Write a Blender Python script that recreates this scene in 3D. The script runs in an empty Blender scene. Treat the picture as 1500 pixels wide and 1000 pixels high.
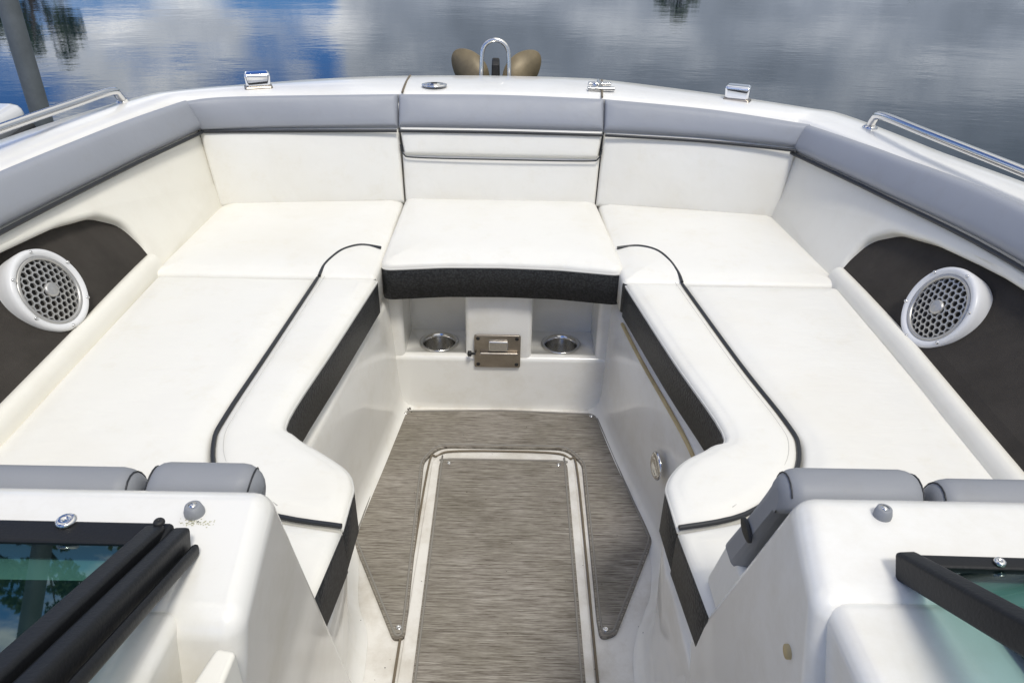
import bpy, bmesh, math, random
from mathutils import Matrix, Vector
random.seed(4)
scene=bpy.context.scene
V=Vector
# ------------------------------------------------------------ materials
def newmat(name):
    m=bpy.data.materials.new(name); m.use_nodes=True
    nt=m.node_tree; b=nt.nodes['Principled BSDF']
    return m,nt,b
def N(nt,t,**kw):
    n=nt.nodes.new(t)
    for k,v in kw.items(): setattr(n,k,v)
    return n
def coords(nt,scale=(1,1,1)):
    tc=N(nt,'ShaderNodeTexCoord'); mp=N(nt,'ShaderNodeMapping'); mp.inputs['Scale'].default_value=scale
    nt.links.new(tc.outputs['Object'],mp.inputs['Vector']); return mp.outputs['Vector']
def noise(nt,vec,scale,detail=4,rough=.55,dist=0):
    n=N(nt,'ShaderNodeTexNoise'); n.inputs['Scale'].default_value=scale; n.inputs['Detail'].default_value=detail
    n.inputs['Roughness'].default_value=rough; n.inputs['Distortion'].default_value=dist
    nt.links.new(vec,n.inputs['Vector']); return n.outputs['Fac']
def ramp(nt,fac,stops):
    r=N(nt,'ShaderNodeValToRGB'); el=r.color_ramp.elements
    while len(el)<len(stops): el.new(.5)
    for e,(p,c) in zip(el,stops):
        e.position=p; e.color=(c[0],c[1],c[2],1) if len(c)==3 else c
    nt.links.new(fac,r.inputs['Fac']); return r.outputs['Color']
def bump(nt,b,h,strength,dist,prev=None):
    n=N(nt,'ShaderNodeBump'); n.inputs['Strength'].default_value=strength; n.inputs['Distance'].default_value=dist
    nt.links.new(h,n.inputs['Height'])
    if prev: nt.links.new(prev,n.inputs['Normal'])
    nt.links.new(n.outputs['Normal'],b.inputs['Normal']); return n.outputs['Normal']
def vinyl(name,c1,c2,rough=.42,wr=.5):
    m,nt,b=newmat(name); v=coords(nt)
    base=ramp(nt,noise(nt,v,2.6,4,.55),[(.44,c1),(.80,c2)])
    mm=N(nt,'ShaderNodeMix',data_type='RGBA',blend_type='MULTIPLY'); mm.inputs['Factor'].default_value=1
    nt.links.new(base,mm.inputs['A']); nt.links.new(ramp(nt,noise(nt,v,14,8,.75),[(.54,(1,1,1)),(.85,(.94,.92,.87))]),mm.inputs['B'])
    nt.links.new(mm.outputs['Result'],b.inputs['Base Color'])
    r=noise(nt,v,9,3)
    mr=N(nt,'ShaderNodeMapRange'); mr.inputs[3].default_value=rough-.05; mr.inputs[4].default_value=rough+.12
    nt.links.new(r,mr.inputs[0]); nt.links.new(mr.outputs[0],b.inputs['Roughness'])
    p=bump(nt,b,noise(nt,v,420,2),.15,.0006)
    p=bump(nt,b,noise(nt,v,6,3,.5),wr,.009,p)
    p=bump(nt,b,noise(nt,coords(nt,(1,2.6,1)),13,2,.5,1.2),wr*.5,.0025,p)
    return m
M_white=vinyl('white_vinyl',(.795,.780,.728),(.745,.715,.635),.42,.7)
M_grey=vinyl('grey_vinyl',(.300,.315,.352),(.265,.28,.312),.45,.35)
M_greyd=vinyl('dark_grey_vinyl',(.25,.26,.28),(.21,.22,.235),.5,.35)
def m_black():
    m,nt,b=newmat('black_textured_vinyl'); v=coords(nt)
    vo=N(nt,'ShaderNodeTexVoronoi'); vo.inputs['Scale'].default_value=170; nt.links.new(v,vo.inputs['Vector'])
    nt.links.new(ramp(nt,vo.outputs['Distance'],[(.1,(.05,.054,.057)),(.7,(.014,.015,.017))]),b.inputs['Base Color'])
    b.inputs['Roughness'].default_value=.5
    bump(nt,b,vo.outputs['Distance'],.6,.002); return m
M_black=m_black()
def simple(name,c,rough=.4,metal=0,bs=0,bscale=50,coat=0,var=0,spec=.5):
    m,nt,b=newmat(name); b.inputs['Base Color'].default_value=(*c,1)
    b.inputs['Roughness'].default_value=rough; b.inputs['Metallic'].default_value=metal
    b.inputs['Coat Weight'].default_value=coat; b.inputs['Coat Roughness'].default_value=.08; b.inputs['Specular IOR Level'].default_value=spec
    v=coords(nt)
    if var: nt.links.new(ramp(nt,noise(nt,v,8,6,.7),[(.35,c),(.75,tuple(x*(1-var) for x in c))]),b.inputs['Base Color'])
    if bs: bump(nt,b,noise(nt,v,bscale,3),bs,.002)
    return m
M_pipe=simple('dark_piping',(.018,.02,.024),.4)
M_wpipe=simple('white_piping',(.64,.63,.59),.45)
M_stitch=simple('stitching',(.55,.54,.50),.6)
def gel(name,c,dirt,lo=.45,hi=.80,rough=.26,coat=.5):
    m,nt,b=newmat(name); v=coords(nt)
    nt.links.new(ramp(nt,noise(nt,v,5.5,8,.72),[(lo,c),(hi,dirt)]),b.inputs['Base Color'])
    b.inputs['Roughness'].default_value=rough; b.inputs['Coat Weight'].default_value=coat; b.inputs['Coat Roughness'].default_value=.08
    bump(nt,b,noise(nt,v,5,2),.12,.004); return m
M_gel=gel('white_gelcoat',(.81,.795,.75),(.69,.655,.57),.47,.83)
M_gelf=gel('white_nonskid_gelcoat',(.76,.735,.685),(.47,.42,.34),.44,.78,.45,.15)
M_cream=gel('cream_vinyl',(.81,.785,.705),(.75,.715,.625),.48,.85,.42,0)
M_deck=gel('deck_gelcoat',(.81,.80,.77),(.75,.73,.68))
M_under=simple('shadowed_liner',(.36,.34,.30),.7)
def m_mat():
    m,nt,b=newmat('woven_mat'); v1=coords(nt,(11,290,11)); v2=coords(nt,(40,640,40)); v=coords(nt)
    a=noise(nt,v1,1,3,.6); c=noise(nt,v2,1,2,.6)
    mx=N(nt,'ShaderNodeMath',operation='MULTIPLY_ADD'); mx.inputs[1].default_value=.56
    nt.links.new(a,mx.inputs[0])
    m2=N(nt,'ShaderNodeMath',operation='MULTIPLY'); m2.inputs[1].default_value=.44; nt.links.new(c,m2.inputs[0]); nt.links.new(m2.outputs[0],mx.inputs[2])
    col=ramp(nt,mx.outputs[0],[(.35,(.070,.056,.044)),(.44,(.170,.151,.129)),(.53,(.248,.228,.200)),(.66,(.37,.350,.315))])
    mm=N(nt,'ShaderNodeMix',data_type='RGBA',blend_type='MULTIPLY'); mm.inputs['Factor'].default_value=1
    nt.links.new(col,mm.inputs['A']); nt.links.new(ramp(nt,noise(nt,v,4.5,5,.6),[(.35,(1.10,1.085,1.06)),(.75,(.76,.74,.66))]),mm.inputs['B'])
    nt.links.new(mm.outputs['Result'],b.inputs['Base Color']); b.inputs['Roughness'].default_value=.75
    bump(nt,b,mx.outputs[0],.4,.0015); return m
M_mat=m_mat()
M_matedge=simple('mat_binding',(.24,.225,.20),.7)
M_steel=simple('polished_steel',(.72,.71,.69),.16,1)
M_steelb=simple('brushed_plate',(.45,.40,.34),.33,1,.3,90,var=.4)
M_chrome=simple('chrome',(.85,.86,.88),.07,1)
M_silver=simple('silver_grille',(.46,.45,.43),.35,.6)
M_frame=simple('black_aluminium',(.012,.013,.015),.45,0,.15,300,0,.2,.25)
M_dark=simple('dark_recess',(.012,.012,.012),.6)
M_carpet=simple('charcoal_carpet',(.060,.054,.048),.95,0,.8,600,var=.3,spec=.1)
M_wplastic=simple('white_plastic',(.72,.72,.72),.35)
M_groove=simple('dark_brown_gap',(.16,.13,.09),.8)  # dark brown for the strips along deck seams and hatch gap
M_yell=simple('aged_sealant',(.55,.43,.22),.6,var=.4)
M_gold=simple('bronze_anchor',(.24,.19,.11),.5,.2,.3,30,var=.5)
M_post=simple('galvanised_post',(.16,.18,.19),.5,.3,.3,20,var=.3)
M_dash=simple('dark_dash',(.035,.055,.055),.5,var=.5)
M_hull=simple('hull_paint',(.7,.7,.7),.2,coat=.5)
M_dirt=simple('dirt',(.06,.045,.03),.9)
M_algae=simple('algae_stain',(.50,.49,.33),.8,var=.4)
def m_glass():
    m,nt,b=newmat('tinted_glass'); nt.nodes.remove(b)
    out=nt.nodes['Material Output']; tr=N(nt,'ShaderNodeBsdfTransparent'); tr.inputs[0].default_value=(.26,.44,.41,1)
    gl=N(nt,'ShaderNodeBsdfGlossy'); gl.inputs['Roughness'].default_value=.02; gl.inputs[0].default_value=(.8,.95,.93,1)
    mx=N(nt,'ShaderNodeMixShader'); mx.inputs[0].default_value=.17
    nt.links.new(tr.outputs[0],mx.inputs[1]); nt.links.new(gl.outputs[0],mx.inputs[2]); nt.links.new(mx.outputs[0],out.inputs[0]); return m
M_glass=m_glass()
def m_water():
    m,nt,b=newmat('water'); v=coords(nt)
    b.inputs['Base Color'].default_value=(.010,.021,.031,1); b.inputs['Roughness'].default_value=.02; b.inputs['IOR'].default_value=1.47
    p=bump(nt,b,noise(nt,coords(nt,(1,1.4,1)),.8,2),.3,.012)
    p=bump(nt,b,noise(nt,coords(nt,(1,2.0,1)),4.5,3,.6),.3,.0034,p)
    return m
M_water=m_water()
def m_leaf():
    m,nt,b=newmat('foliage'); v=coords(nt)
    nt.links.new(ramp(nt,noise(nt,v,.6,3),[(.35,(.02,.04,.015)),(.7,(.07,.11,.035))]),b.inputs['Base Color']); b.inputs['Roughness'].default_value=.8; return m
M_leaf=m_leaf(); M_bark=simple('bark',(.06,.045,.035),.9); M_grass=simple('grass',(.06,.09,.03),.95,var=.4)

# ------------------------------------------------------------ helpers
def group(name):
    e=bpy.data.objects.new(name,None); e.empty_display_size=.1; scene.collection.objects.link(e); return e
def mk(name,verts,faces,mats,parent=None,smooth=True,fm=None):
    me=bpy.data.meshes.new(name); me.from_pydata([tuple(v) for v in verts],[],faces); me.validate()
    bm=bmesh.new(); bm.from_mesh(me); bmesh.ops.recalc_face_normals(bm,faces=bm.faces); bm.to_mesh(me); bm.free()
    if not isinstance(mats,(list,tuple)): mats=[mats]
    for m in mats: me.materials.append(m)
    for i,p in enumerate(me.polygons):
        p.use_smooth=smooth
        if fm: p.material_index=fm(p.center,p.normal)
    o=bpy.data.objects.new(name,me); scene.collection.objects.link(o)
    if parent: o.parent=parent
    return o
def catmull(pts,n=8,closed=False):
    P=[V(p) for p in pts]; out=[]; L=len(P)
    rng=range(L if closed else L-1)
    for i in rng:
        if closed: a,b,c,d=P[i-1],P[i],P[(i+1)%L],P[(i+2)%L]
        else: a=P[max(i-1,0)];b=P[i];c=P[i+1];d=P[min(i+2,L-1)]
        for k in range(n):
            t=k/n; out.append(.5*((2*b)+(c-a)*t+(2*a-5*b+4*c-d)*t*t+(3*b-a-3*c+d)*t**3))
    if not closed: out.append(P[-1])
    return out
def tube(name,pts,r,mat,parent=None,closed=False,n=6,smooth=True):
    pp=catmull(pts,n,closed) if smooth else [V(p) for p in pts]
    cu=bpy.data.curves.new(name,'CURVE'); cu.dimensions='3D'; sp=cu.splines.new('POLY'); sp.points.add(len(pp)-1)
    for q,p in zip(sp.points,pp): q.co=(*p,1)
    sp.use_cyclic_u=closed; sp.use_smooth=True; cu.bevel_depth=r; cu.bevel_resolution=3; cu.use_fill_caps=True
    cu.materials.append(mat); o=bpy.data.objects.new(name,cu); scene.collection.objects.link(o)
    if parent: o.parent=parent
    return o
def area2(p): return sum(p[i-1][0]*p[i][1]-p[i][0]*p[i-1][1] for i in range(len(p)))
def ring(pts,d,seg=6):
    n=len(pts); off=[]; conv=[]
    for i in range(n):
        a=V(pts[i-1][:2]);b=V(pts[i][:2]);c=V(pts[(i+1)%n][:2])
        e1=(b-a).normalized(); e2=(c-b).normalized(); n1=V((-e1.y,e1.x)); n2=V((-e2.y,e2.x))
        k=1+n1.dot(n2); m=(n1+n2)/max(k,.35); off.append(b+m*d); conv.append(e1.x*e2.y-e1.y*e2.x)
    out=[]
    for i in range(n):
        R=pts[i][2] if len(pts[i])>2 else 0
        a,b,c=off[i-1],off[i],off[(i+1)%n]
        if R<=0: out.append(b.copy()); continue
        Rr=max(R-d,.002) if conv[i]>0 else R+d
        u=(a-b); w=(c-b); lu,lw=u.length,w.length; u.normalize(); w.normalize()
        ang=math.acos(max(-1,min(1,u.dot(w)))); t=Rr/max(math.tan(ang/2),1e-4); t=min(t,.49*lu,.49*lw)
        p0=b+u*t; p1=b+w*t
        for k in range(seg+1):
            s=k/seg; out.append(p0*(1-s)**2+b*2*s*(1-s)+p1*s*s)
    return out
def cushion(name,pts,z0,z1,r,mats,parent=None,puff=0.004,mapf=None,fm=None,seg=6,cap=True,pw=(.02,.05)):
    if area2(pts)<0: pts=pts[::-1]
    rings=[(0,z0),(0,z1-r)]+[(r*(1-math.cos(a)),z1-r+r*math.sin(a)) for a in (math.radians(k) for k in (22,45,67,90))]
    if puff>0: rings+=[(r+pw[0]*.5,z1+puff*.4),(r+pw[0],z1+puff*.7),(r+(pw[0]+pw[1])/2,z1+puff*.9),(r+pw[1],z1+puff)]
    vs=[];fs=[];n=None
    for d,z in rings:
        q=ring(pts,d,seg); n=len(q); vs+=[(p.x,p.y,z) for p in q]
    for k in range(len(rings)-1):
        for i in range(n):
            j=(i+1)%n; fs.append((k*n+i,k*n+j,(k+1)*n+j,(k+1)*n+i))
    me=bpy.data.meshes.new('t'); bm=bmesh.new(); bv=[bm.verts.new(v) for v in vs]
    for f in fs: bm.faces.new([bv[i] for i in f])
    top=bm.faces.new(bv[-n:])
    if cap: bm.faces.new(bv[:n][::-1])
    bm.normal_update()
    bmesh.ops.triangulate(bm,faces=[f for f in bm.faces if len(f.verts)>4],ngon_method='EAR_CLIP')
    if mapf:
        for v in bm.verts: v.co=mapf(*v.co)
    bmesh.ops.recalc_face_normals(bm,faces=bm.faces)
    bm.to_mesh(me); bm.free(); me.name=name
    if not isinstance(mats,(list,tuple)): mats=[mats]
    for m in mats: me.materials.append(m)
    for p in me.polygons:
        p.use_smooth=True
        if fm: p.material_index=fm(p.center,p.normal)
    o=bpy.data.objects.new(name,me); scene.collection.objects.link(o)
    if parent: o.parent=parent
    return o
def edgep(L,er,n):
    er=min(er,L*.45); l=[er*(1-math.cos(math.radians(a)))/L for a in (0,15,32,50,70,90)]
    a=l[-1]; mid=[a+(1-2*a)*k/n for k in range(1,n)]
    return l+mid+[1-x for x in l[::-1]]
class Rail:
    def __init__(s,P):
        s.p=catmull(P,10) if len(P)>2 else [V(P[0]).lerp(V(P[1]),k/10) for k in range(11)]
        s.n=len(s.p)-1
    def __call__(s,u):
        x=u*s.n; i=min(int(x),s.n-1); return s.p[i].lerp(s.p[i+1],x-i)
def patch(name,A,B,th,mat,parent=None,toward=(0,1.5,2.5),er=.02,nu=16,nv=6,crown=0):
    ra,rb=Rail(A),Rail(B); LU=sum((ra.p[i+1]-ra.p[i]).length for i in range(ra.n)); LV=(ra(.5)-rb(.5)).length
    U=edgep(LU,er,nu*max(1,len(A)-1)//2+2); W=edgep(LV,er,nv); vs=[];T=V(toward)
    def e(d): x=min(max(d/er,0),1); return math.sqrt(max(0,1-(1-x)**2))
    for u in U:
        for w in W:
            a,b=ra(u),rb(u); p=a.lerp(b,w); du=(ra(min(u+.01,1)).lerp(rb(min(u+.01,1)),w)-ra(max(u-.01,0)).lerp(rb(max(u-.01,0)),w))
            n=du.cross(b-a).normalized()
            if n.dot(T-p)<0: n=-n
            h=th*min(e(min(u,1-u)*LU),e(min(w,1-w)*LV))+crown*(4*w*(1-w))*min(1,4*min(u,1-u)+.3)
            vs.append(p+n*h)
    m=len(W); fs=[(i*m+j,i*m+j+1,(i+1)*m+j+1,(i+1)*m+j) for i in range(len(U)-1) for j in range(m-1)]
    return mk(name,vs,fs,mat,parent)
def hexa(name,bot,top,mat,parent=None,bev=.01,seg=3,smooth=True):
    vs=[V(p) for p in bot]+[V(p) for p in top]
    fs=[(3,2,1,0),(4,5,6,7)]+[(i,(i+1)%4,4+(i+1)%4,4+i) for i in range(4)]
    o=mk(name,vs,fs,mat,parent,smooth)
    if bev:
        b=o.modifiers.new('b','BEVEL'); b.width=bev; b.segments=seg; b.limit_method='NONE'
        w=o.modifiers.new('w','WEIGHTED_NORMAL'); w.keep_sharp=False
    return o
def box(name,x0,x1,y0,y1,z0,z1,mat,parent=None,bev=.01,seg=3):
    return hexa(name,[(x0,y0,z0),(x1,y0,z0),(x1,y1,z0),(x0,y1,z0)],[(x0,y0,z1),(x1,y0,z1),(x1,y1,z1),(x0,y1,z1)],mat,parent,bev,seg)
def lathe(name,prof,mat,parent=None,loc=(0,0,0),nrm=(0,0,1),seg=40,sx=1,sy=1,rot=0):
    q=V(nrm).normalized().to_track_quat('Z','Y').to_matrix()@Matrix.Rotation(rot,3,'Z'); L=V(loc); vs=[];fs=[]
    for r,z in prof:
        for k in range(seg):
            a=2*math.pi*k/seg; vs.append(q@V((r*math.cos(a)*sx,r*math.sin(a)*sy,z))+L)
    for i in range(len(prof)-1):
        for k in range(seg):
            j=(k+1)%seg; fs.append((i*seg+k,i*seg+j,(i+1)*seg+j,(i+1)*seg+k))
    if prof[-1][0]<.0025: fs.append(tuple(range((len(prof)-1)*seg,len(prof)*seg)))
    return mk(name,vs,fs,mat,parent)
def strip(name,rows,mat,parent=None,smooth=True,fm=None):
    m=len(rows[0]); vs=[p for r in rows for p in r]
    fs=[(i*m+j,i*m+j+1,(i+1)*m+j+1,(i+1)*m+j) for i in range(len(rows)-1) for j in range(m-1)]
    return mk(name,vs,fs,mat,parent,smooth,fm)
def screw(parent,x,y,z,nrm=(0,0,1),r=.007,mat=None):
    return lathe('screw',[(r,0),(r,.0015),(r*.8,.003),(r*.3,.0032),(r*.25,.002),(0.0005,.002)],mat or M_steel,parent,(x,y,z),nrm,16)
cl01=lambda x:max(0,min(1,x))
# ------------------------------------------------------------ hull / deck
boat=group('bowrider_boat')
inn=[(-1.21,-.3),(-1.21,.9),(-1.18,1.65),(-1.14,2.05),(-1.085,2.38),(-1.05,2.445),(-.91,2.5),(-.65,2.54),(-.4,2.565),(-.04,2.58),(.29,2.56),(.63,2.50),(.86,2.445),(.94,2.39),(1.055,1.93),(1.12,1.56),(1.15,.9),(1.16,-.3)]
out=[(-1.47,-.3),(-1.44,.9),(-1.385,1.65),(-1.33,2.08),(-1.235,2.43),(-1.16,2.54),(-1.0,2.65),(-.7,2.82),(-.42,2.91),(-.04,2.945),(.33,2.91),(.72,2.76),(1.0,2.60),(1.11,2.49),(1.22,2.0),(1.29,1.6),(1.35,.9),(1.38,-.3)]
def sag(x,y): return -.030*cl01((x-.25)/.65)*cl01((y-.9)/1.1)
ci=catmull([(x,y,0) for x,y in inn],8); co=catmull([(x,y,0) for x,y in out],8)
rows=[]
for a,b in zip(ci,co):
    d=(b-a).normalized(); r=[]; s_=sag(a.x,a.y)
    r.append(V((a.x-d.x*.03,a.y-d.y*.03,.79)))
    for t,z in ((-.06,.842),(.06,.864),(.14,.873),(.5,.880),(.85,.876),(.95,.868),(1,.850)): q=a.lerp(b,t); r.append(V((q.x,q.y,z+s_)))
    for o_,z in ((.012,.82),(.014,.78),(.03,.775),(.03,.74),(.012,.735),(-.04,.4),(-.14,.05),(-.3,-.5)): q=b+d*o_; r.append(V((q.x,q.y,z+s_)))
    rows.append(r)
strip('deck_and_hull',rows,[M_deck,M_hull],boat,fm=lambda c,n:0 if c.z>.70 else 1)
tube('deck_seam',[(-.385,2.575,.874),(-.39,2.70,.8795),(-.395,2.86,.876),(-.395,2.905,.860)],.0035,M_groove,boat)
tube('deck_seam',[(.288,2.56,.873),(.30,2.70,.878),(.315,2.85,.874),(.317,2.905,.858)],.0035,M_groove,boat)
fl=mk('cockpit_floor',[(-.7,-.4,0),(.7,-.4,0),(.7,2.3,0),(-.7,2.3,0)],[(0,1,2,3)],M_gelf,boat)
def linerwall(name,top,flo,sgn):
    T=catmull([(x,y,.455) for x,y in top],6); F=catmull([(x,y,.001) for x,y in flo],6); rows=[]
    for a,b in zip(T,F):
        r=[]
        for t,o_ in ((0,-.01),(.10,-.01),(.13,-.008),(.145,.004),(.17,.008),(.5,.006),(.86,.004),(.93,.008),(.97,.018),(1,.04)):
            q=a.lerp(b,t); r.append(V((q.x+sgn*o_,q.y,q.z)))
        rows.append(r)
    return strip(name,rows,M_gel,boat)
LT=[(-.385,2.04),(-.41,1.70),(-.435,1.40),(-.455,1.22),(-.44,1.165),(-.37,1.105),(-.315,1.04),(-.295,.95),(-.29,.85),(-.29,.3)]
LF=[(-.355,1.99),(-.385,1.70),(-.415,1.40),(-.40,1.25),(-.385,1.18),(-.355,1.11),(-.345,1.05),(-.34,.97),(-.34,.85),(-.34,.3)]
RT=[(.305,2.04),(.345,1.70),(.395,1.40),(.425,1.2),(.405,1.15),(.345,1.10),(.30,1.03),(.285,.95),(.29,.85),(.29,.3)]
RF=[(.29,1.99),(.335,1.70),(.395,1.40),(.385,1.25),(.36,1.18),(.33,1.11),(.315,1.05),(.31,.97),(.31,.85),(.31,.3)]
linerwall('liner_side',LT,LF,1); linerwall('liner_side',RT,RF,-1)
tube('door_gap_seal',[(.314,1.86,.390),(.341,1.66,.388),(.390,1.36,.384),(.408,1.24,.370)],.005,M_yell,boat)
rl=box('riser_lower',-.42,.36,1.985,2.3,-.02,.197,M_gel,boat,.018,4)
for x in (-.235,.158):
    c=lathe('bore',[(.001,-.08),(.055,-.08),(.055,.05),(.001,.05)],M_gel,None,(x,2.068,.199),seg=40)
    md=rl.modifiers.new('bore','BOOLEAN'); md.operation='DIFFERENCE'; md.object=c; md.solver='EXACT'
    c['cut']=1
bpy.context.view_layer.update()
dg=bpy.context.evaluated_depsgraph_get(); me2=bpy.data.meshes.new_from_object(rl.evaluated_get(dg)); rl.modifiers.clear(); rl.data=me2
for o in [o for o in bpy.data.objects if o.get('cut')]: bpy.data.objects.remove(o)
box('riser_pillar',-.145,.062,1.99,2.3,.12,.47,M_gel,boat,.016,4)
box('riser_back',-.42,.36,2.155,2.3,.15,.47,M_gel,boat,.004)
box('riser_end',-.45,-.335,1.99,2.3,.12,.47,M_gel,boat,.016,4)
box('riser_end',.262,.40,1.99,2.3,.12,.47,M_gel,boat,.016,4)
mk('seat_base',[(-1.1,.3,.45),(-.46,.3,.45),(-.46,2.02,.45),(-1.1,2.02,.45)],[(0,1,2,3)],M_under,boat)
mk('seat_base',[(1.05,.3,.45),(.43,.3,.45),(.43,2.02,.45),(1.05,2.02,.45)],[(0,1,2,3)],M_under,boat)
mk('seat_base',[(-1.1,2.02,.451),(1.05,2.02,.451),(1.05,2.6,.451),(-1.1,2.6,.451)],[(0,1,2,3)],M_under,boat)
# hatch
hatch=group('floor_hatch')
cushion('hatch_rim',[(-.228,.3,0),(.188,.3,0),(.188,1.745,.06),(-.228,1.745,.06)],-.005,.006,.003,M_gelf,hatch,0)
gl=[(-.232,.3,.005),(-.236,1.0,.005),(-.238,1.66,.005),(-.215,1.73,.005),(-.15,1.755,.005),(.11,1.755,.005),(.175,1.73,.005),(.196,1.66,.005),(.193,1.0,.005),(.19,.3,.005)]
tube('hatch_gap',gl,.003,M_groove,hatch)
cushion('hatch_mat',[(-.188,.3,0),(.166,.3,0),(.168,1.715,.035),(-.206,1.715,.035)],0,.012,.003,M_mat,hatch,0)
tube('mat_binding',[(-.181,.3,.0122),(-.198,1.60,.0122),(-.196,1.69,.0122),(-.175,1.707,.0122),(.138,1.707,.0122),(.159,1.69,.0122),(.160,1.6,.0122),(.157,.3,.0122)],.0025,M_matedge,hatch)
for x,y in ((-.178,1.69),(.142,1.69)): screw(hatch,x,y,.012)
mat=group('floor_mat')
mo=[(-.362,1.925,.02),(-.335,1.955,.03),(-.03,1.968,.3),(.262,1.955,.03),(.285,1.925,.02),(.372,1.40,.05),(.245,1.11,.03),(.208,1.095,.02),(.205,1.15,.02),(.212,1.70,.07),(.17,1.772,.06),(-.215,1.772,.06),(-.252,1.70,.07),(-.228,1.15,.02),(-.226,1.09,.02),(-.252,1.085,.03),(-.402,1.39,.05)]
cushion('woven_mat',mo,0,.010,.003,M_mat,mat,0)
mo2=mo if area2(mo)>0 else mo[::-1]
tube('mat_binding',[(p.x,p.y,.0102) for p in ring(mo2,.008)],.0025,M_matedge,mat,True,smooth=False)
for x,y in ((-.337,1.935),(.258,1.937),(-.243,1.115),(.222,1.12)): screw(mat,x,y,.010)

for x in (-.235,.158):
    c=group('cup_holder')
    lathe('cup',[(.062,.0),(.063,.003),(.059,.005),(.053,.003),(.050,-.01),(.047,-.068),(.044,-.072),(0.001,-.072)],M_steel,c,(x,2.068,.199),seg=48)
    lathe('drain',[(.008,0),(.001,.001)],M_dark,c,(x,2.068,.129),seg=16)
lt=group('table_latch_plate')
cushion('plate',[(-.072,-.058,.008),(.072,-.058,.008),(.072,.058,.008),(-.072,.058,.008)],0,.006,.002,M_steelb,lt,0,mapf=lambda x,y,z:V((-.045+x,1.981-z,.222+y)))
box('hinge_bar',-.10,.02,1.962,1.976,.212,.224,M_steelb,lt,.004)
box('lift_tab',-.072,-.012,1.966,1.976,.228,.262,M_steel,lt,.003)
lathe('knob',[(.004,0),(.004,.012),(.009,.014),(.009,.024),(.002,.026)],M_dark,lt,(-.112,1.968,.218),(-1,0,0),16)
for x in (-.105,.015):
    for z in (.176,.268): screw(lt,x,1.976,z,(0,-1,0),.006,M_dark)
cl=group('courtesy_light')
lathe('bezel',[(.036,0),(.036,.004),(.030,.008),(.024,.005),(.022,.002),(.001,.002)],M_steel,cl,(.366,1.44,.22),(-1,-.12,.03),36)
cl=group('courtesy_light')
lathe('bezel',[(.034,0),(.034,.004),(.028,.008),(.022,.005),(.020,.002),(.001,.002)],M_steel,cl,(.302,.93,.25),(-1,-.05,.03),36)
dv=[];df=[]
for i in range(70):
    x=-.375+random.gauss(0,.022); y=1.965+random.gauss(0,.016)-.3*abs(x+.37); s=random.uniform(.0015,.007); b=len(dv)
    dv+=[(x-s,y,.006),(x,y+s*1.6,.010),(x+s,y-s*.3,.007),(x,y,.013)]; df+=[(b,b+1,b+3),(b+1,b+2,b+3),(b+2,b,b+3)]
for i in range(60):
    x=random.uniform(-.34,.34); y=random.uniform(.95,1.93); s=random.uniform(.0006,.0022); b=len(dv)
    dv+=[(x-s,y,.0135),(x,y+s,.0135),(x+s,y-s*.3,.0135),(x,y,.015)]; df+=[(b,b+1,b+3),(b+1,b+2,b+3),(b+2,b,b+3)]
mk('debris',dv,df,M_dirt,boat,False)

# ------------------------------------------------------------ seat cushions
seat=group('bow_lounge_seat')
Z=.53
blk=lambda cond:(lambda c,n:1 if (abs(n.z)<.45 and cond(c,n)) else 0)
def sm(l,n=5): return [(p.x,p.y,0) for p in catmull([(x,y,0) for x,y in l],n)]
def trim(l,d): # keep end points, drop samples crowding the sharp corners
    k=lambda p,q:math.hypot(p[0]-q[0],p[1]-q[1])
    return [l[0]]+[p for p in l[1:-1] if k(p,l[0])>d and k(p,l[-1])>d]+[l[-1]]
pl=[(-.536,1.840),(-.555,1.43),(-.566,1.20),(-.560,1.11),(-.515,1.01),(-.41,.925),(-.274,.895)]
iL=[(-.267,.935),(-.270,.98),(-.290,1.035),(-.345,1.085),(-.415,1.14),(-.443,1.20),(-.412,1.48),(-.372,1.840)]
pr=[(.464,1.840),(.515,1.43),(.55,1.21),(.55,1.125),(.505,1.03),(.40,.94),(.281,.905)]
iR=[(.272,.945),(.272,.985),(.287,1.035),(.325,1.085),(.385,1.13),(.418,1.18),(.368,1.46),(.308,1.840)]
for P_,I_,ox,s in ((pl,iL,[(-.978,1.840,.02),(-.968,1.45,.3),(-.945,.70,.03),(-.290,.70,.0),(-.271,.888,0)],1),(pr,iR,[(.892,1.840,.02),(.892,1.45,.3),(.90,.70,.03),(.295,.70,.0),(.277,.898,0)],-1)):
    a=sm(P_); b=sm(I_); at_=trim(a,.075); bt=[p for p in trim(b,.05)[1:]]; bt=[p for p in bt if p[1]>P_[-1][1]+.07]
    cushion('lounger_cushion',ox+[(x-s*.004,y-.004,0) for x,y,_ in at_[::-1][1:]],.43,Z,.018,[M_white,M_black],seat,.009,fm=blk(lambda c,n:abs(c.x)<.32 and c.z<.52 and abs(n.x)>.5 and c.y>.76),pw=(.02,.045))
    cushion('bolster_cushion',at_+bt,.425,Z+.002,.017,[M_white,M_black],seat,.006,fm=blk(lambda c,n,s=s:n.x*s>.05 and c.z<.516 and c.y>.90),pw=(.010,.024))
    tube('dark_piping',[(x,y,Z-.001) for x,y,_ in a],.0045,M_pipe,seat,smooth=False)
    tube('stitching',[(p.x,p.y,Z+.0035) for p in catmull([(x+s*.020,y+(.012 if y<1.05 else 0),0) for x,y in P_[:-1]],6)],.0008,M_stitch,seat,smooth=False)
    tube('white_piping',[(P_[-1][0],P_[-1][1],Z-.012)]+[(x-s*.002,y,Z-.011) for x,y,_ in bt],.0028,M_wpipe,seat,smooth=False)
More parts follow.
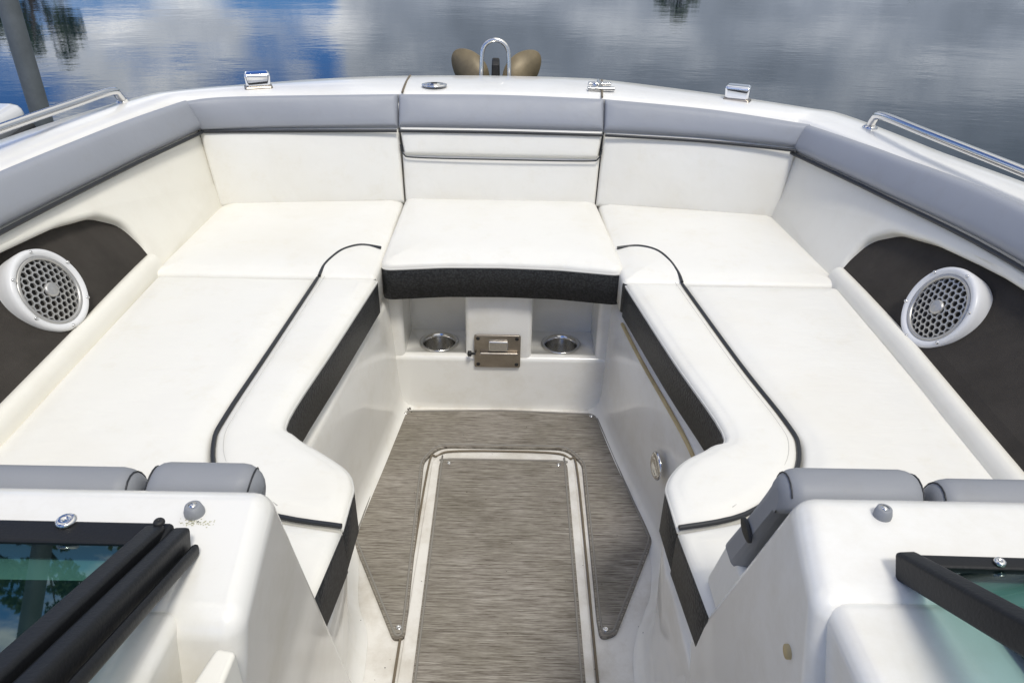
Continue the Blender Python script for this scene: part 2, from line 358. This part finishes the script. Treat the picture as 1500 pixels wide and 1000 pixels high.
cushion('corner_cushion',[(-1.0,1.852,.02),(-.378,1.852,.015),(-.388,2.50,.01),(-1.0,2.44,.03)],.43,Z,.018,[M_white,M_black],seat,.012,fm=blk(lambda c,n:n.y<-.3 and c.x>-.46),pw=(.03,.09))
cushion('corner_cushion',[(.910,1.852,.02),(.304,1.852,.015),(.292,2.50,.01),(.885,2.41,.03)],.43,Z,.018,[M_white,M_black],seat,.012,fm=blk(lambda c,n:n.y<-.3 and c.x<.38),pw=(.03,.09))
tube('dark_piping',[(-.395,2.045,Z+.004),(-.455,2.048,Z+.010),(-.50,2.01,Z+.011),(-.522,1.95,Z+.010),(-.533,1.90,Z+.006),(-.535,1.852,Z-.001)],.0045,M_pipe,seat)
tube('dark_piping',[(.312,2.075,Z+.004),(.375,2.078,Z+.010),(.425,2.045,Z+.011),(.45,1.98,Z+.010),(.463,1.90,Z+.006),(.466,1.852,Z-.001)],.0045,M_pipe,seat)
cf=[(-.382,1.925,.035),(-.2,1.952,.4),(-.035,1.957,.6),(.13,1.949,.4),(.320,1.915,.035),(.285,2.50,.01),(-.383,2.50,.01)]
cushion('centre_cushion',cf,.420,Z+.006,.020,[M_white,M_black],seat,.014,fm=lambda c,n:1 if (c.y<1.99 and c.z<.512 and n.y<.3) else 0,pw=(.035,.10))
cfr=[p for p in ring(cf if area2(cf)>0 else cf[::-1],.0015) if p.y<2.0]
cfr.sort(key=lambda p:p.x)
tube('white_piping',[(p.x,p.y,.515) for p in cfr],.0032,M_wpipe,seat,smooth=False)

# ------------------------------------------------------------ backrests
back=group('bow_backrest')
TW=(0,1.2,1.2)
strip('back_shell',[[V((x,y,.50)),V((x*1.03,y+.05,.80))] for x,y in ((-1.04,2.30),(-1.03,2.46),(-.69,2.475),(-.385,2.498),(-.05,2.51),(.285,2.50),(.58,2.465),(.885,2.405),(.94,2.22))],M_under,back)
patch('back_panel',[(-1.0,2.405,.52),(-.69,2.45,.52),(-.384,2.478,.52)],[(-1.045,2.455,.775),(-.72,2.50,.775),(-.396,2.532,.775)],.020,M_white,back,TW,.018,crown=.010)
patch('back_panel',[(-.381,2.488,.52),(-.05,2.493,.52),(.281,2.481,.52)],[(-.386,2.513,.69),(-.05,2.523,.69),(.289,2.506,.69)],.018,M_white,back,TW,.016,crown=.006)
patch('back_flap',[(-.377,2.503,.682),(-.05,2.510,.678),(.280,2.495,.682)],[(-.393,2.53,.775),(-.05,2.535,.775),(.295,2.520,.775)],.026,M_white,back,TW,.016,crown=.004)
tube('dark_piping',[(-.389,2.495,.72),(-.378,2.484,.69),(-.33,2.482,.680),(-.05,2.485,.677),(.235,2.475,.680),(.280,2.472,.69),(.292,2.483,.72)],.0024,M_pipe,back)
patch('back_panel',[(.284,2.478,.52),(.58,2.44,.52),(.882,2.382,.52)],[(.298,2.522,.775),(.61,2.475,.772),(.915,2.40,.766)],.020,M_white,back,TW,.018,crown=.010)
patch('grey_bolster',[(-1.035,2.448,.77),(-.76,2.485,.77),(-.3955,2.515,.77)],[(-1.07,2.44,.862),(-.91,2.495,.868),(-.3955,2.568,.868)],.022,M_grey,back,TW,.020,crown=.006)
patch('grey_bolster',[(-.3945,2.515,.77),(-.05,2.518,.77),(.2945,2.505,.77)],[(-.3945,2.568,.868),(-.05,2.582,.868),(.2945,2.558,.866)],.024,M_grey,back,TW,.020,crown=.008)
patch('grey_bolster',[(.2955,2.505,.77),(.62,2.46,.768),(.900,2.385,.762)],[(.2955,2.558,.866),(.64,2.498,.852),(.940,2.400,.832)],.022,M_grey,back,TW,.020,crown=.006)
tube('dark_piping',[(-1.03,2.43,.768),(-.76,2.465,.766),(-.398,2.493,.766)],.005,M_pipe,back)
tube('dark_piping',[(-.392,2.493,.766),(-.05,2.497,.766),(.292,2.483,.766)],.005,M_pipe,back)
tube('dark_piping',[(.298,2.483,.766),(.62,2.440,.763),(.895,2.365,.758)],.005,M_pipe,back)

# ------------------------------------------------------------ side coamings
def mirx(p):
    x,y,z=p; k=max(0,min(1,(y-1.5)/.9)); t=max(0,min(1.35,(z-.53)/.25))
    return V((-x-.08-k*(.05+.004*t),y-(.03+.01*t)*k*k,z-.024*t*k))
def idf(p): return V(p)
BOT=Rail([(-.985,2.45,.505),(-.992,2.1,.505),(-.992,1.83,.505),(-.975,1.45,.505),(-.955,.9,.505),(-.95,.3,.505)])
TOP=Rail([(-1.035,2.50,.775),(-1.085,2.15,.775),(-1.115,1.95,.775),(-1.148,1.50,.785),(-1.185,.9,.79),(-1.20,.3,.79)])
def side(fmir,nm):
    g=group('side_coaming')
    def at(R,y):
        lo,hi=0.,1.
        for _ in range(22):
            m=(lo+hi)/2
            if R(m).y>y: lo=m
            else: hi=m
        return R(lo)
    def mp(u,v,w):
        t=v/.27; a=at(BOT,min(u,2.449)); b=at(TOP,min(u,2.449)); p=a.lerp(b,t)
        n=V((.9,0,.38)).normalized(); return fmir(p+n*w)
    ol=[(2.448,.0,.0),(1.885,.0,.01),(1.912,.08,.08),(1.910,.145,.08),(1.84,.195,.10),(1.70,.217,.3),(1.45,.230,.3),(1.0,.236,.3),(.3,.238,.0),(.3,.27,.0),(2.448,.27,.0)]
    d=[]
    for i,p in enumerate(ol):
        d.append(p); q=ol[(i+1)%len(ol)]
        L=math.hypot(p[0]-q[0],p[1]-q[1]); n=int(L/.12)
        for k in range(1,n+1):
            s=k/(n+1); d.append((p[0]+(q[0]-p[0])*s,p[1]+(q[1]-p[1])*s,0.0))
    cushion('padded_side',d,-.06,.0,.014,M_cream,g,0,mapf=mp,cap=False)
    rows=[]
    for k in range(24):
        y=2.05-1.8*k/23; a=at(BOT,y); b=at(TOP,y)
        rows.append([fmir(V((a.x-.022,y,.545))),fmir(V((a.x-.048,y,.582))),fmir(V((b.x-.075,y,b.z+.02)))])
    strip('charcoal_panel',rows,M_carpet,g,False)
    rows=[]
    for k in range(24):
        y=1.90-1.6*k/23; a=at(BOT,y); r=[]
        for dx,z in ((.012,.50),(.006,.543),(-.001,.556),(-.009,.563),(-.018,.565),(-.028,.562),(-.036,.556),(-.045,.545)): r.append(fmir(V((a.x+dx,y,z))))
        rows.append(r)
    strip('ledge_moulding',rows,M_cream,g)
    lo=[(-1.035,2.455,.772),(-1.085,2.15,.772),(-1.112,1.95,.772),(-1.143,1.50,.782),(-1.18,.9,.786),(-1.195,.3,.786)]
    up=[(-1.075,2.445,.862),(-1.115,2.2,.868),(-1.145,1.98,.870),(-1.185,1.55,.874),(-1.215,.9,.876),(-1.22,.3,.876)]
    patch('grey_bolster',[fmir(p) for p in lo],[fmir(p) for p in up],.022,M_grey,g,(0,1.5,1.6),.022,crown=.006)
    tube('dark_piping',[fmir(V((x+.014,y-.01,z-.004))) for x,y,z in lo],.0055,M_pipe,g)
    s=group('speaker'); c=V((-1.046,1.494,.649)) if nm=='l' else V((.966,1.498,.642)); n=V((.91,-.10,.42)) if nm=='l' else V((-.91,-.10,.42)); n.normalize()
    q=n.to_track_quat('Z','Y').to_matrix(); K=.98
    lathe('ring',[(r_*K,z_) for r_,z_ in [(.097,-.045),(.100,-.020),(.101,-.004),(.099,.005),(.095,.009),(.090,.009),(.084,.006),(.079,.0),(.077,-.012)]],M_wplastic,s,c,n,64)
    lathe('cone',[(.079,-.008),(.05,-.022),(.001,-.026)],M_dark,s,c,n,40)
    lathe('trim_ring',[(.080,.0035),(.079,.006),(.073,.006),(.072,.0)],M_silver,s,c,n,48)
    vs=[];fs=[]; pitch=.0160; a=pitch/math.sqrt(3)
    for i in range(-7,8):
        for j in range(-7,8):
            cx=pitch*(i+.5*j); cy=pitch*j*math.sqrt(3)/2
            if math.hypot(cx,cy)>.076: continue
            b=len(vs)
            for rr,zz in ((1.0,.0),(.79,.0),(.77,-.004)):
                for k in range(6):
                    t=math.radians(60*k+30); x=cx+a*rr*math.cos(t); y=cy+a*rr*math.sin(t); h=math.hypot(x,y)
                    if h>.0765: x*=.0765/h; y*=.0765/h
                    vs.append(q@V((x,y,zz+.006*(1-(h/.075)**2)))+c)
            for r_ in range(2):
                for k in range(6):
                    j2=(k+1)%6; fs.append((b+6*r_+k,b+6*r_+j2,b+6*r_+6+j2,b+6*r_+6+k))
    mk('honeycomb_grille',vs,fs,M_silver,s,False)
    lathe('badge',[(.017,.004),(.017,.010),(.012,.012),(.006,.010),(.001,.013)],M_silver,s,c,n,24)
    for k in range(6):
        t=math.radians(60*k+20); p=c+q@V((.0905*math.cos(t),.0905*math.sin(t),.009)); screw(s,p.x,p.y,p.z,n,.004)
side(idf,'l'); side(mirx,'r')

# ------------------------------------------------------------ consoles
con=group('console')
ZC=.9
hexa('body',[(-1.15,.2,0),(-.315,.2,0),(-.318,.99,0),(-1.15,.99,0)],[(-1.22,.405,ZC),(-.213,.405,ZC),(-.235,.567,ZC),(-1.22,.567,ZC)],M_gel,con,.022,5)
hexa('aft_shelf',[(-1.22,-.2,.3),(-.30,-.2,.3),(-.28,.42,.3),(-1.22,.42,.3)],[(-1.22,-.2,.80),(-.205,-.2,.80),(-.215,.42,.80),(-1.22,.42,.80)],M_gel,con,.015,4)
hexa('aft_top',[(-1.22,-.2,.78),(-.285,-.2,.78),(-.27,.42,.78),(-1.22,.42,.78)],[(-1.22,-.2,ZC-.001),(-.285,-.2,ZC-.001),(-.27,.42,ZC-.001),(-1.22,.42,ZC-.001)],M_gel,con,.012,4)
hexa('storage_panel',[(-.262,.28,.78),(-.222,.28,.78),(-.215,.385,.78),(-.232,.388,.78)],[(-.262,.28,.88),(-.222,.28,.88),(-.215,.385,.89),(-.232,.388,.89)],M_cream,con,.004)
lathe('snap_button',[(.0095,0),(.0095,.004),(.0075,.010),(.004,.011),(.003,.008),(.0005,.008)],M_greyd,con,(-.300,.527,ZC),seg=20)
lathe('snap_stud',[(.004,0),(.004,.003),(.0005,.004)],M_steel,con,(-.300,.527,ZC+.008),seg=16)
mk('dash_pad',[(-1.2,-.1,ZC+.004),(-.335,-.1,ZC+.004),(-.335,.44,ZC+.004),(-1.2,.44,ZC+.004)],[(0,1,2,3)],M_dash,con)
dv=[];df=[]
for i in range(60):
    x=-.296+random.gauss(0,.009); y=.515+random.gauss(0,.002); s=random.uniform(.0004,.0011); b=len(dv)
    dv+=[(x-s,y,ZC+.0003),(x,y-s,ZC+.0003),(x+s,y,ZC+.0003),(x,y+s,ZC+.0003)]; df.append((b,b+1,b+2,b+3))
mk('algae_specks',dv,df,M_algae,con,False)
con2=group('console')
hexa('body',[(.305,.2,0),(1.1,.2,0),(1.1,.99,0),(.302,.99,0)],[(.258,.435,ZC),(1.16,.435,ZC),(1.16,.572,ZC),(.288,.572,ZC)],M_gel,con2,.022,5)
hexa('aft_top',[(.30,-.2,.6),(1.16,-.2,.6),(1.16,.45,.6),(.30,.45,.6)],[(.285,-.2,ZC-.004),(1.16,-.2,ZC-.004),(1.16,.45,ZC-.004),(.272,.45,ZC-.004)],M_gel,con2,.02,5)
lathe('snap_button',[(.0085,0),(.0085,.004),(.007,.010),(.004,.011),(.003,.008),(.0005,.008)],M_greyd,con2,(.362,.54,ZC),seg=20)
lathe('snap_stud',[(.004,0),(.004,.003),(.0005,.004)],M_steel,con2,(.362,.54,ZC+.008),seg=16)
lathe('plug',[(.007,-.004),(.007,.002),(.001,.002)],M_yell,con2,(.266,.462,.80),(-1,0,0),seg=20)
mk('dash_pad',[(1.2,-.1,ZC+.004),(.44,-.1,ZC+.004),(.40,.41,ZC+.004),(1.2,.41,ZC+.004)],[(0,1,2,3)],M_dash,con2)
# ------------------------------------------------------------ lounge backrests
def restslab(par,x0,x1,zt,yt,th,mat,zb=.545,tp0=0,tp1=0):
    prof=[]; yb=yt+.47*(zt-zb)
    prof=[(yb,zb),(yt+.015,zt-.03)]; n=10
    for k in range(n+1):
        a=math.pi-math.pi*k/n; prof.append((yt+th/2+th/2*math.cos(a),zt-.030+.030*math.sin(a)))
    prof+=[(yt+th+.47*.10,zt-.13),(yb+th,zb)]
    rows=[]; W=edgep(x1-x0,.022,5)
    for u in W:
        d=min(u,1-u)*(x1-x0); e=1-math.sqrt(max(0,1-(1-min(d/.022,1))**2)); r=[]
        for y,z in prof:
            cyl=yt+th/2+.47*(zt-z); xa=x0+tp0*(zt-z); xb=x1+tp1*(zt-z)
            r.append(V((xa+(xb-xa)*u,cyl+(y-cyl)*(1-.6*e),z-(.022*e if z>zt-.06 else 0))))
        rows.append(r)
    strip('pad',rows,mat,par)
    for rr in (rows[0],rows[-1]): mk('pad_end',rr,[tuple(range(len(rr)))],mat,par,False)
    for k in (3,len(rows)-4):
        tube('stitch',[p+V((0,0,.0008)) for p in rows[k][4:-1]],.0009,M_pipe,par,smooth=False)
g=group('lounge_backrest')
restslab(g,-.95,-.395,.882,.578,.055,M_greyd); restslab(g,-.385,-.262,.890,.578,.055,M_greyd,zb=.62,tp1=-.30,tp0=-.30)
g=group('lounge_backrest')
restslab(g,.290,.445,.888,.585,.06,M_greyd,zb=.655,tp0=.03,tp1=.03); restslab(g,.455,.95,.880,.585,.055,M_greyd)
hexa('pad_base',[(.300,.70,.53),(.46,.70,.53),(.46,.80,.53),(.300,.80,.53)],[(.300,.66,.67),(.46,.66,.67),(.46,.745,.67),(.300,.745,.67)],M_white,g,.012,3)
lathe('badge',[(.017,0),(.017,.003),(.014,.004),(.001,.004)],M_dark,g,(.2925,.672,.752),(-1,0,0),24,sy=.6,sx=1.2)

# ------------------------------------------------------------ windshields
def bar(par,a,b,w,h,mat=M_frame,bev=.004):
    a,b=V(a),V(b); d=(b-a).normalized(); s=d.cross(V((0,0,1))).normalized(); u=s.cross(d).normalized()
    f=lambda p:[p-s*w/2-u*h/2,p+s*w/2-u*h/2,p+s*w/2+u*h/2,p-s*w/2+u*h/2]
    return hexa('bar',f(a),f(b),mat,par,bev,2)
w=group('windshield')
bar(w,(-1.2,.482,.913),(-.300,.477,.913),.028,.022)
bar(w,(-1.2,.500,.906),(-.315,.495,.906),.010,.012)
bar(w,(-.293,.485,.908),(-.273,.14,1.050),.016,.026)
bar(w,(-.313,.480,.914),(-.294,.14,1.053),.018,.028)
bar(w,(-.279,.478,.904),(-.258,.14,1.043),.007,.012)
mk('glass',[(-1.2,.472,.920),(-.318,.470,.920),(-.296,.14,1.053),(-1.2,.14,1.053)],[(0,1,2,3)],M_glass,w)
screw(w,-.395,.488,.925,r=.009); screw(w,-.31,.485,.928,r=.005,mat=M_dark)
w=group('windshield')
bar(w,(.350,.465,.911),(1.2,.452,.911),.016,.018)
bar(w,(.350,.470,.908),(.372,.14,1.085),.020,.026)
mk('glass',[(.365,.458,.918),(1.2,.447,.918),(1.2,.14,1.088),(.375,.14,1.088)],[(0,1,2,3)],M_glass,w)
screw(w,.425,.462,.921,r=.005)

# ------------------------------------------------------------ deck hardware
r=group('handrail')
tube('tube',[(-1.225,2.36,.872),(-1.222,2.335,.90),(-1.215,2.28,.922),(-1.235,2.08,.925),(-1.268,1.80,.925),(-1.31,1.3,.925),(-1.33,.7,.92)],.012,M_steel,r)
lathe('foot',[(.022,0),(.022,.004),(.015,.010),(.012,.012)],M_steel,r,(-1.225,2.36,.872),seg=24)
r=group('handrail')
tube('tube',[(1.085,2.30,.846),(1.082,2.28,.880),(1.080,2.225,.902),(1.105,2.0,.908),(1.150,1.63,.915),(1.20,1.2,.92),(1.23,.7,.92)],.012,M_steel,r)
lathe('foot',[(.022,0),(.022,.004),(.015,.010),(.012,.012)],M_steel,r,(1.085,2.30,.848),seg=24)
for (x,y,a,dz) in ((-.876,2.60,.35,0),(.760,2.63,-.42,-.021)):
    g=group('pop_up_cleat'); c,s=math.cos(a),math.sin(a)
    R2=lambda u,v,z:V((x+c*u-s*v,y+s*u+c*v,z+dz))
    hexa('base',[R2(-.048,-.03,.868),R2(.048,-.03,.868),R2(.048,.03,.868),R2(-.048,.03,.868)],[R2(-.045,-.027,.886),R2(.045,-.027,.886),R2(.045,.027,.886),R2(-.045,.027,.886)],M_steelb,g,.008,3)
    hexa('cap',[R2(-.038,-.022,.880),R2(.038,-.022,.880),R2(.038,.022,.880),R2(-.038,.022,.880)],[R2(-.044,-.026,.925),R2(.044,-.026,.925),R2(.040,.022,.930),R2(-.040,.022,.930)],M_chrome,g,.010,4)
g=group('deck_filler_cap'); lathe('ring',[(.038,0),(.038,.004),(.030,.006),(.022,.004),(.020,.007),(.001,.008)],M_steel,g,(-.285,2.665,.881),seg=36,sx=1.15)
box('slot',-.295,-.275,2.655,2.672,.886,.891,M_dark,g,.002)
g=group('hinge_latch')
box('plate',.255,.335,2.72,2.75,.878,.888,M_steel,g,.003); box('plate',.245,.34,2.64,2.665,.877,.888,M_steel,g,.003)
tube('rod',[(.29,2.66,.893),(.29,2.74,.893)],.006,M_steel,g,smooth=False); lathe('pin',[(.012,0),(.012,.012),(.002,.014)],M_steel,g,(.278,2.70,.882),seg=20)
a=group('anchor')
def fluke(sx):
    pts=[(.012,-.12),(.03,.0),(.06,.050),(.10,.078),(.145,.088),(.176,.078),(.186,.045),(.170,-.01),(.13,-.06),(.08,-.12)]
    P=catmull([(p[0],p[1],0) for p in pts],4)
    f=lambda u,v,w:V((-.085+sx*u,3.16+.30*u+.25*v+w,.845+v-.10*u))
    n=len(P); vs=[f(p.x,p.y,0) for p in P]+[f(p.x,p.y,.010) for p in P]
    vs+= [f(.085,-.01,-.022),f(.085,-.01,.03)]
    fs=[(i,(i+1)%n,2*n) for i in range(n)]+[(n+(i+1)%n,n+i,2*n+1) for i in range(n)]+[(i,(i+1)%n,n+(i+1)%n,n+i) for i in range(n)]
    mk('fluke',vs,fs,M_gold,a,True)
fluke(1); fluke(-1)
hexa('shank',[(-.105,3.12,.72),(-.065,3.12,.72),(-.065,3.17,.72),(-.105,3.17,.72)],[(-.10,3.10,.88),(-.07,3.10,.88),(-.07,3.15,.90),(-.10,3.15,.90)],M_dark,a,.006)
g=group('boarding_ladder_loop')
tube('loop',[(-.142,3.06,.70),(-.140,3.07,.85),(-.136,3.08,.93),(-.118,3.085,.962),(-.085,3.088,.974),(-.052,3.085,.962),(-.034,3.08,.93),(-.030,3.07,.85),(-.028,3.06,.70)],.0085,M_steel,g)
box('bracket',-.18,.01,2.96,3.10,.76,.80,M_steel,g,.006)

# ------------------------------------------------------------ surroundings
p=group('dock_piling'); lathe('post',[(.055,-2),(.055,2.6),(.05,2.62),(.001,2.62)],M_post,p,(-2.80,4.42,0),seg=24)
nb=group('moored_boat')
hexa('hull',[(-5.2,1.5,-.3),(-2.3,1.5,-.3),(-2.5,3.3,-.3),(-5.0,3.3,-.3)],[(-5.6,1.2,.55),(-1.95,1.2,.55),(-2.30,3.60,.60),(-5.2,3.60,.60)],M_hull,nb,.08,4)
tube('rub_rail',[(-1.93,1.2,.45),(-2.1,2.4,.47),(-2.28,3.5,.5)],.02,M_dark,nb)
water=mk('water',[(-900,-900,-.28),(900,-900,-.28),(900,900,-.28),(-900,900,-.28)],[(0,1,2,3)],M_water)
vs=[];fs=[];n=60
for i in range(n+1):
    a=math.radians(-80+160*i/n); r0=95+4*math.sin(i*1.7); vs+=[(r0*math.sin(a),r0*math.cos(a),-.4),((r0+8)*math.sin(a),(r0+8)*math.cos(a),.8),((r0+500)*math.sin(a),(r0+500)*math.cos(a),2)]
for i in range(n):
    for k in range(2): b=i*3+k; fs.append((b,b+3,b+4,b+1))
mk('shore',vs,fs,M_grass)
def leaves(vs,fs,c,R,n,s):
    for _ in range(n):
        d=V((random.gauss(0,1),random.gauss(0,1),random.gauss(0,1))).normalized()*R*random.random()**.4
        p=V(c)+V((d.x,d.y,d.z*.8)); u=V((random.gauss(0,1),random.gauss(0,1),random.gauss(0,1))).normalized()*s; w=u.orthogonal().normalized()*s*.6; b=len(vs)
        vs+=[p-u,p+w,p+u,p-w]; fs.append((b,b+1,b+2,b+3))
vs=[];fs=[]
for i in range(150):
    a=math.radians(-78+156*i/150+random.uniform(-.4,.4)); r0=108+random.uniform(0,14); h=random.uniform(2.0,4.6)
    leaves(vs,fs,(r0*math.sin(a),r0*math.cos(a),1+h*.5),h*.62,90,.55)
mk('distant_treeline',vs,fs,M_leaf,None,False)
def tree(x,y,h,R,seed):
    random.seed(seed); g=group('tree'); tv=[];tf=[]
    def limb(p,q,r0,r1):
        p,q=V(p),V(q); d=(q-p).normalized(); u=d.orthogonal().normalized(); w=d.cross(u); b=len(tv)
        for c,r_ in ((p,r0),(q,r1)):
            for k in range(7): t=2*math.pi*k/7; tv.append(c+u*r_*math.cos(t)+w*r_*math.sin(t))
        for k in range(7): j=(k+1)%7; tf.append((b+k,b+j,b+7+j,b+7+k))
    limb((x,y,-.3),(x+.3,y,h*.55),.35,.2); lv=[];lf=[]
    for i in range(11):
        t=random.uniform(0,6.28); z0=h*random.uniform(.3,.55); e=V((x+R*random.uniform(.4,.95)*math.cos(t),y+R*.8*math.sin(t),h*random.uniform(.55,.95)))
        limb((x+.2,y,z0),e,.14,.04); leaves(lv,lf,e,R*.30,100,.24)
    mk('trunk_and_limbs',tv,tf,M_bark,g); mk('crown',lv,lf,M_leaf,g,False)
tree(-37,61,9.2,3.2,1); tree(-45,66,9.0,3.6,2); tree(17,88,7.9,2.4,3)

# ------------------------------------------------------------ world
wd=bpy.data.worlds.new('World'); scene.world=wd; wd.use_nodes=True; nt=wd.node_tree; bg=nt.nodes['Background']
EL,AZ=math.radians(60),math.radians(160)
sky=N(nt,'ShaderNodeTexSky',sky_type='NISHITA'); sky.sun_disc=False; sky.sun_elevation=EL; sky.sun_rotation=AZ
tc=N(nt,'ShaderNodeTexCoord'); sx=N(nt,'ShaderNodeSeparateXYZ'); nt.links.new(tc.outputs['Generated'],sx.inputs[0])
def math_(op,a,b=None,c=None):
    n=N(nt,'ShaderNodeMath',operation=op)
    for i,v in enumerate((a,b,c)):
        if v is None: continue
        if isinstance(v,(int,float)): n.inputs[i].default_value=v
        else: nt.links.new(v,n.inputs[i])
    return n.outputs[0]
def mixc(f,a,b,bt='MIX'):
    n=N(nt,'ShaderNodeMix',data_type='RGBA',blend_type=bt)
    for k,v in (('Factor',f),('A',a),('B',b)):
        if isinstance(v,(int,float)): n.inputs[k].default_value=v
        elif isinstance(v,tuple): n.inputs[k].default_value=(*v,1)
        else: nt.links.new(v,n.inputs[k])
    return n.outputs['Result']
def mrange(x,a,b,c,d):
    n=N(nt,'ShaderNodeMapRange',interpolation_type='SMOOTHSTEP'); nt.links.new(x,n.inputs[0])
    for i,v in enumerate((a,b,c,d)): n.inputs[i+1].default_value=v
    return n.outputs[0]
zz=math_('ADD',math_('MAXIMUM',sx.outputs[2],0.0),.28)
cx=N(nt,'ShaderNodeCombineXYZ'); nt.links.new(math_('DIVIDE',sx.outputs[0],zz),cx.inputs[0]); nt.links.new(math_('DIVIDE',sx.outputs[1],zz),cx.inputs[1])
n1=noise(nt,cx.outputs[0],1.6,8,.58)
n2=noise(nt,cx.outputs[0],2.3,8,.62)
az=math_('DIVIDE',sx.outputs[0],math_('MAXIMUM',sx.outputs[1],.05))
right=mrange(az,-.25,-.17,0,1)
cov=math_('ADD',n1,math_('MULTIPLY',right,.35))
mask=ramp(nt,cov,[(.475,(0,0,0)),(.575,(1,1,1))])
white=ramp(nt,n2,[(.34,(3.8,4.3,5.2)),(.50,(7.0,7.4,8.0)),(.66,(13,13,13))])
grey=ramp(nt,n2,[(.36,(2.0,2.3,2.8)),(.50,(3.1,3.5,4.2)),(.66,(6.4,6.8,7.4))])
ccol=mixc(right,white,grey)
hi=mrange(sx.outputs[2],.42,.75,0,1)
ccol=mixc(hi,ccol,(8.9,8.85,8.65))
blue=mixc(1.0,sky.outputs[0],(.24,.47,.92),'MULTIPLY')
res=mixc(mask,blue,ccol)
nt.links.new(res,bg.inputs['Color']); bg.inputs['Strength'].default_value=.13
sun=bpy.data.lights.new('sun','SUN'); sun.energy=2.05; sun.angle=math.radians(12); sun.color=(1,.965,.90)
so=bpy.data.objects.new('sun',sun); scene.collection.objects.link(so)
sd=V((math.sin(AZ)*math.cos(EL),math.cos(AZ)*math.cos(EL),math.sin(EL))); so.rotation_euler=sd.to_track_quat('Z','Y').to_euler()
# ------------------------------------------------------------ camera
cam=bpy.data.cameras.new('camera'); cam.lens=26; cam.sensor_width=36; cam.clip_start=.02; cam.clip_end=3000
coo=bpy.data.objects.new('camera',cam); scene.collection.objects.link(coo)
coo.matrix_world=Matrix.Translation((0,0,1.4))@(Matrix.Rotation(math.radians(60),4,'X')@Matrix.Rotation(math.radians(1.0),4,'Z'))
scene.camera=coo
scene.view_settings.view_transform='Standard'; scene.view_settings.look='None'; scene.view_settings.exposure=0
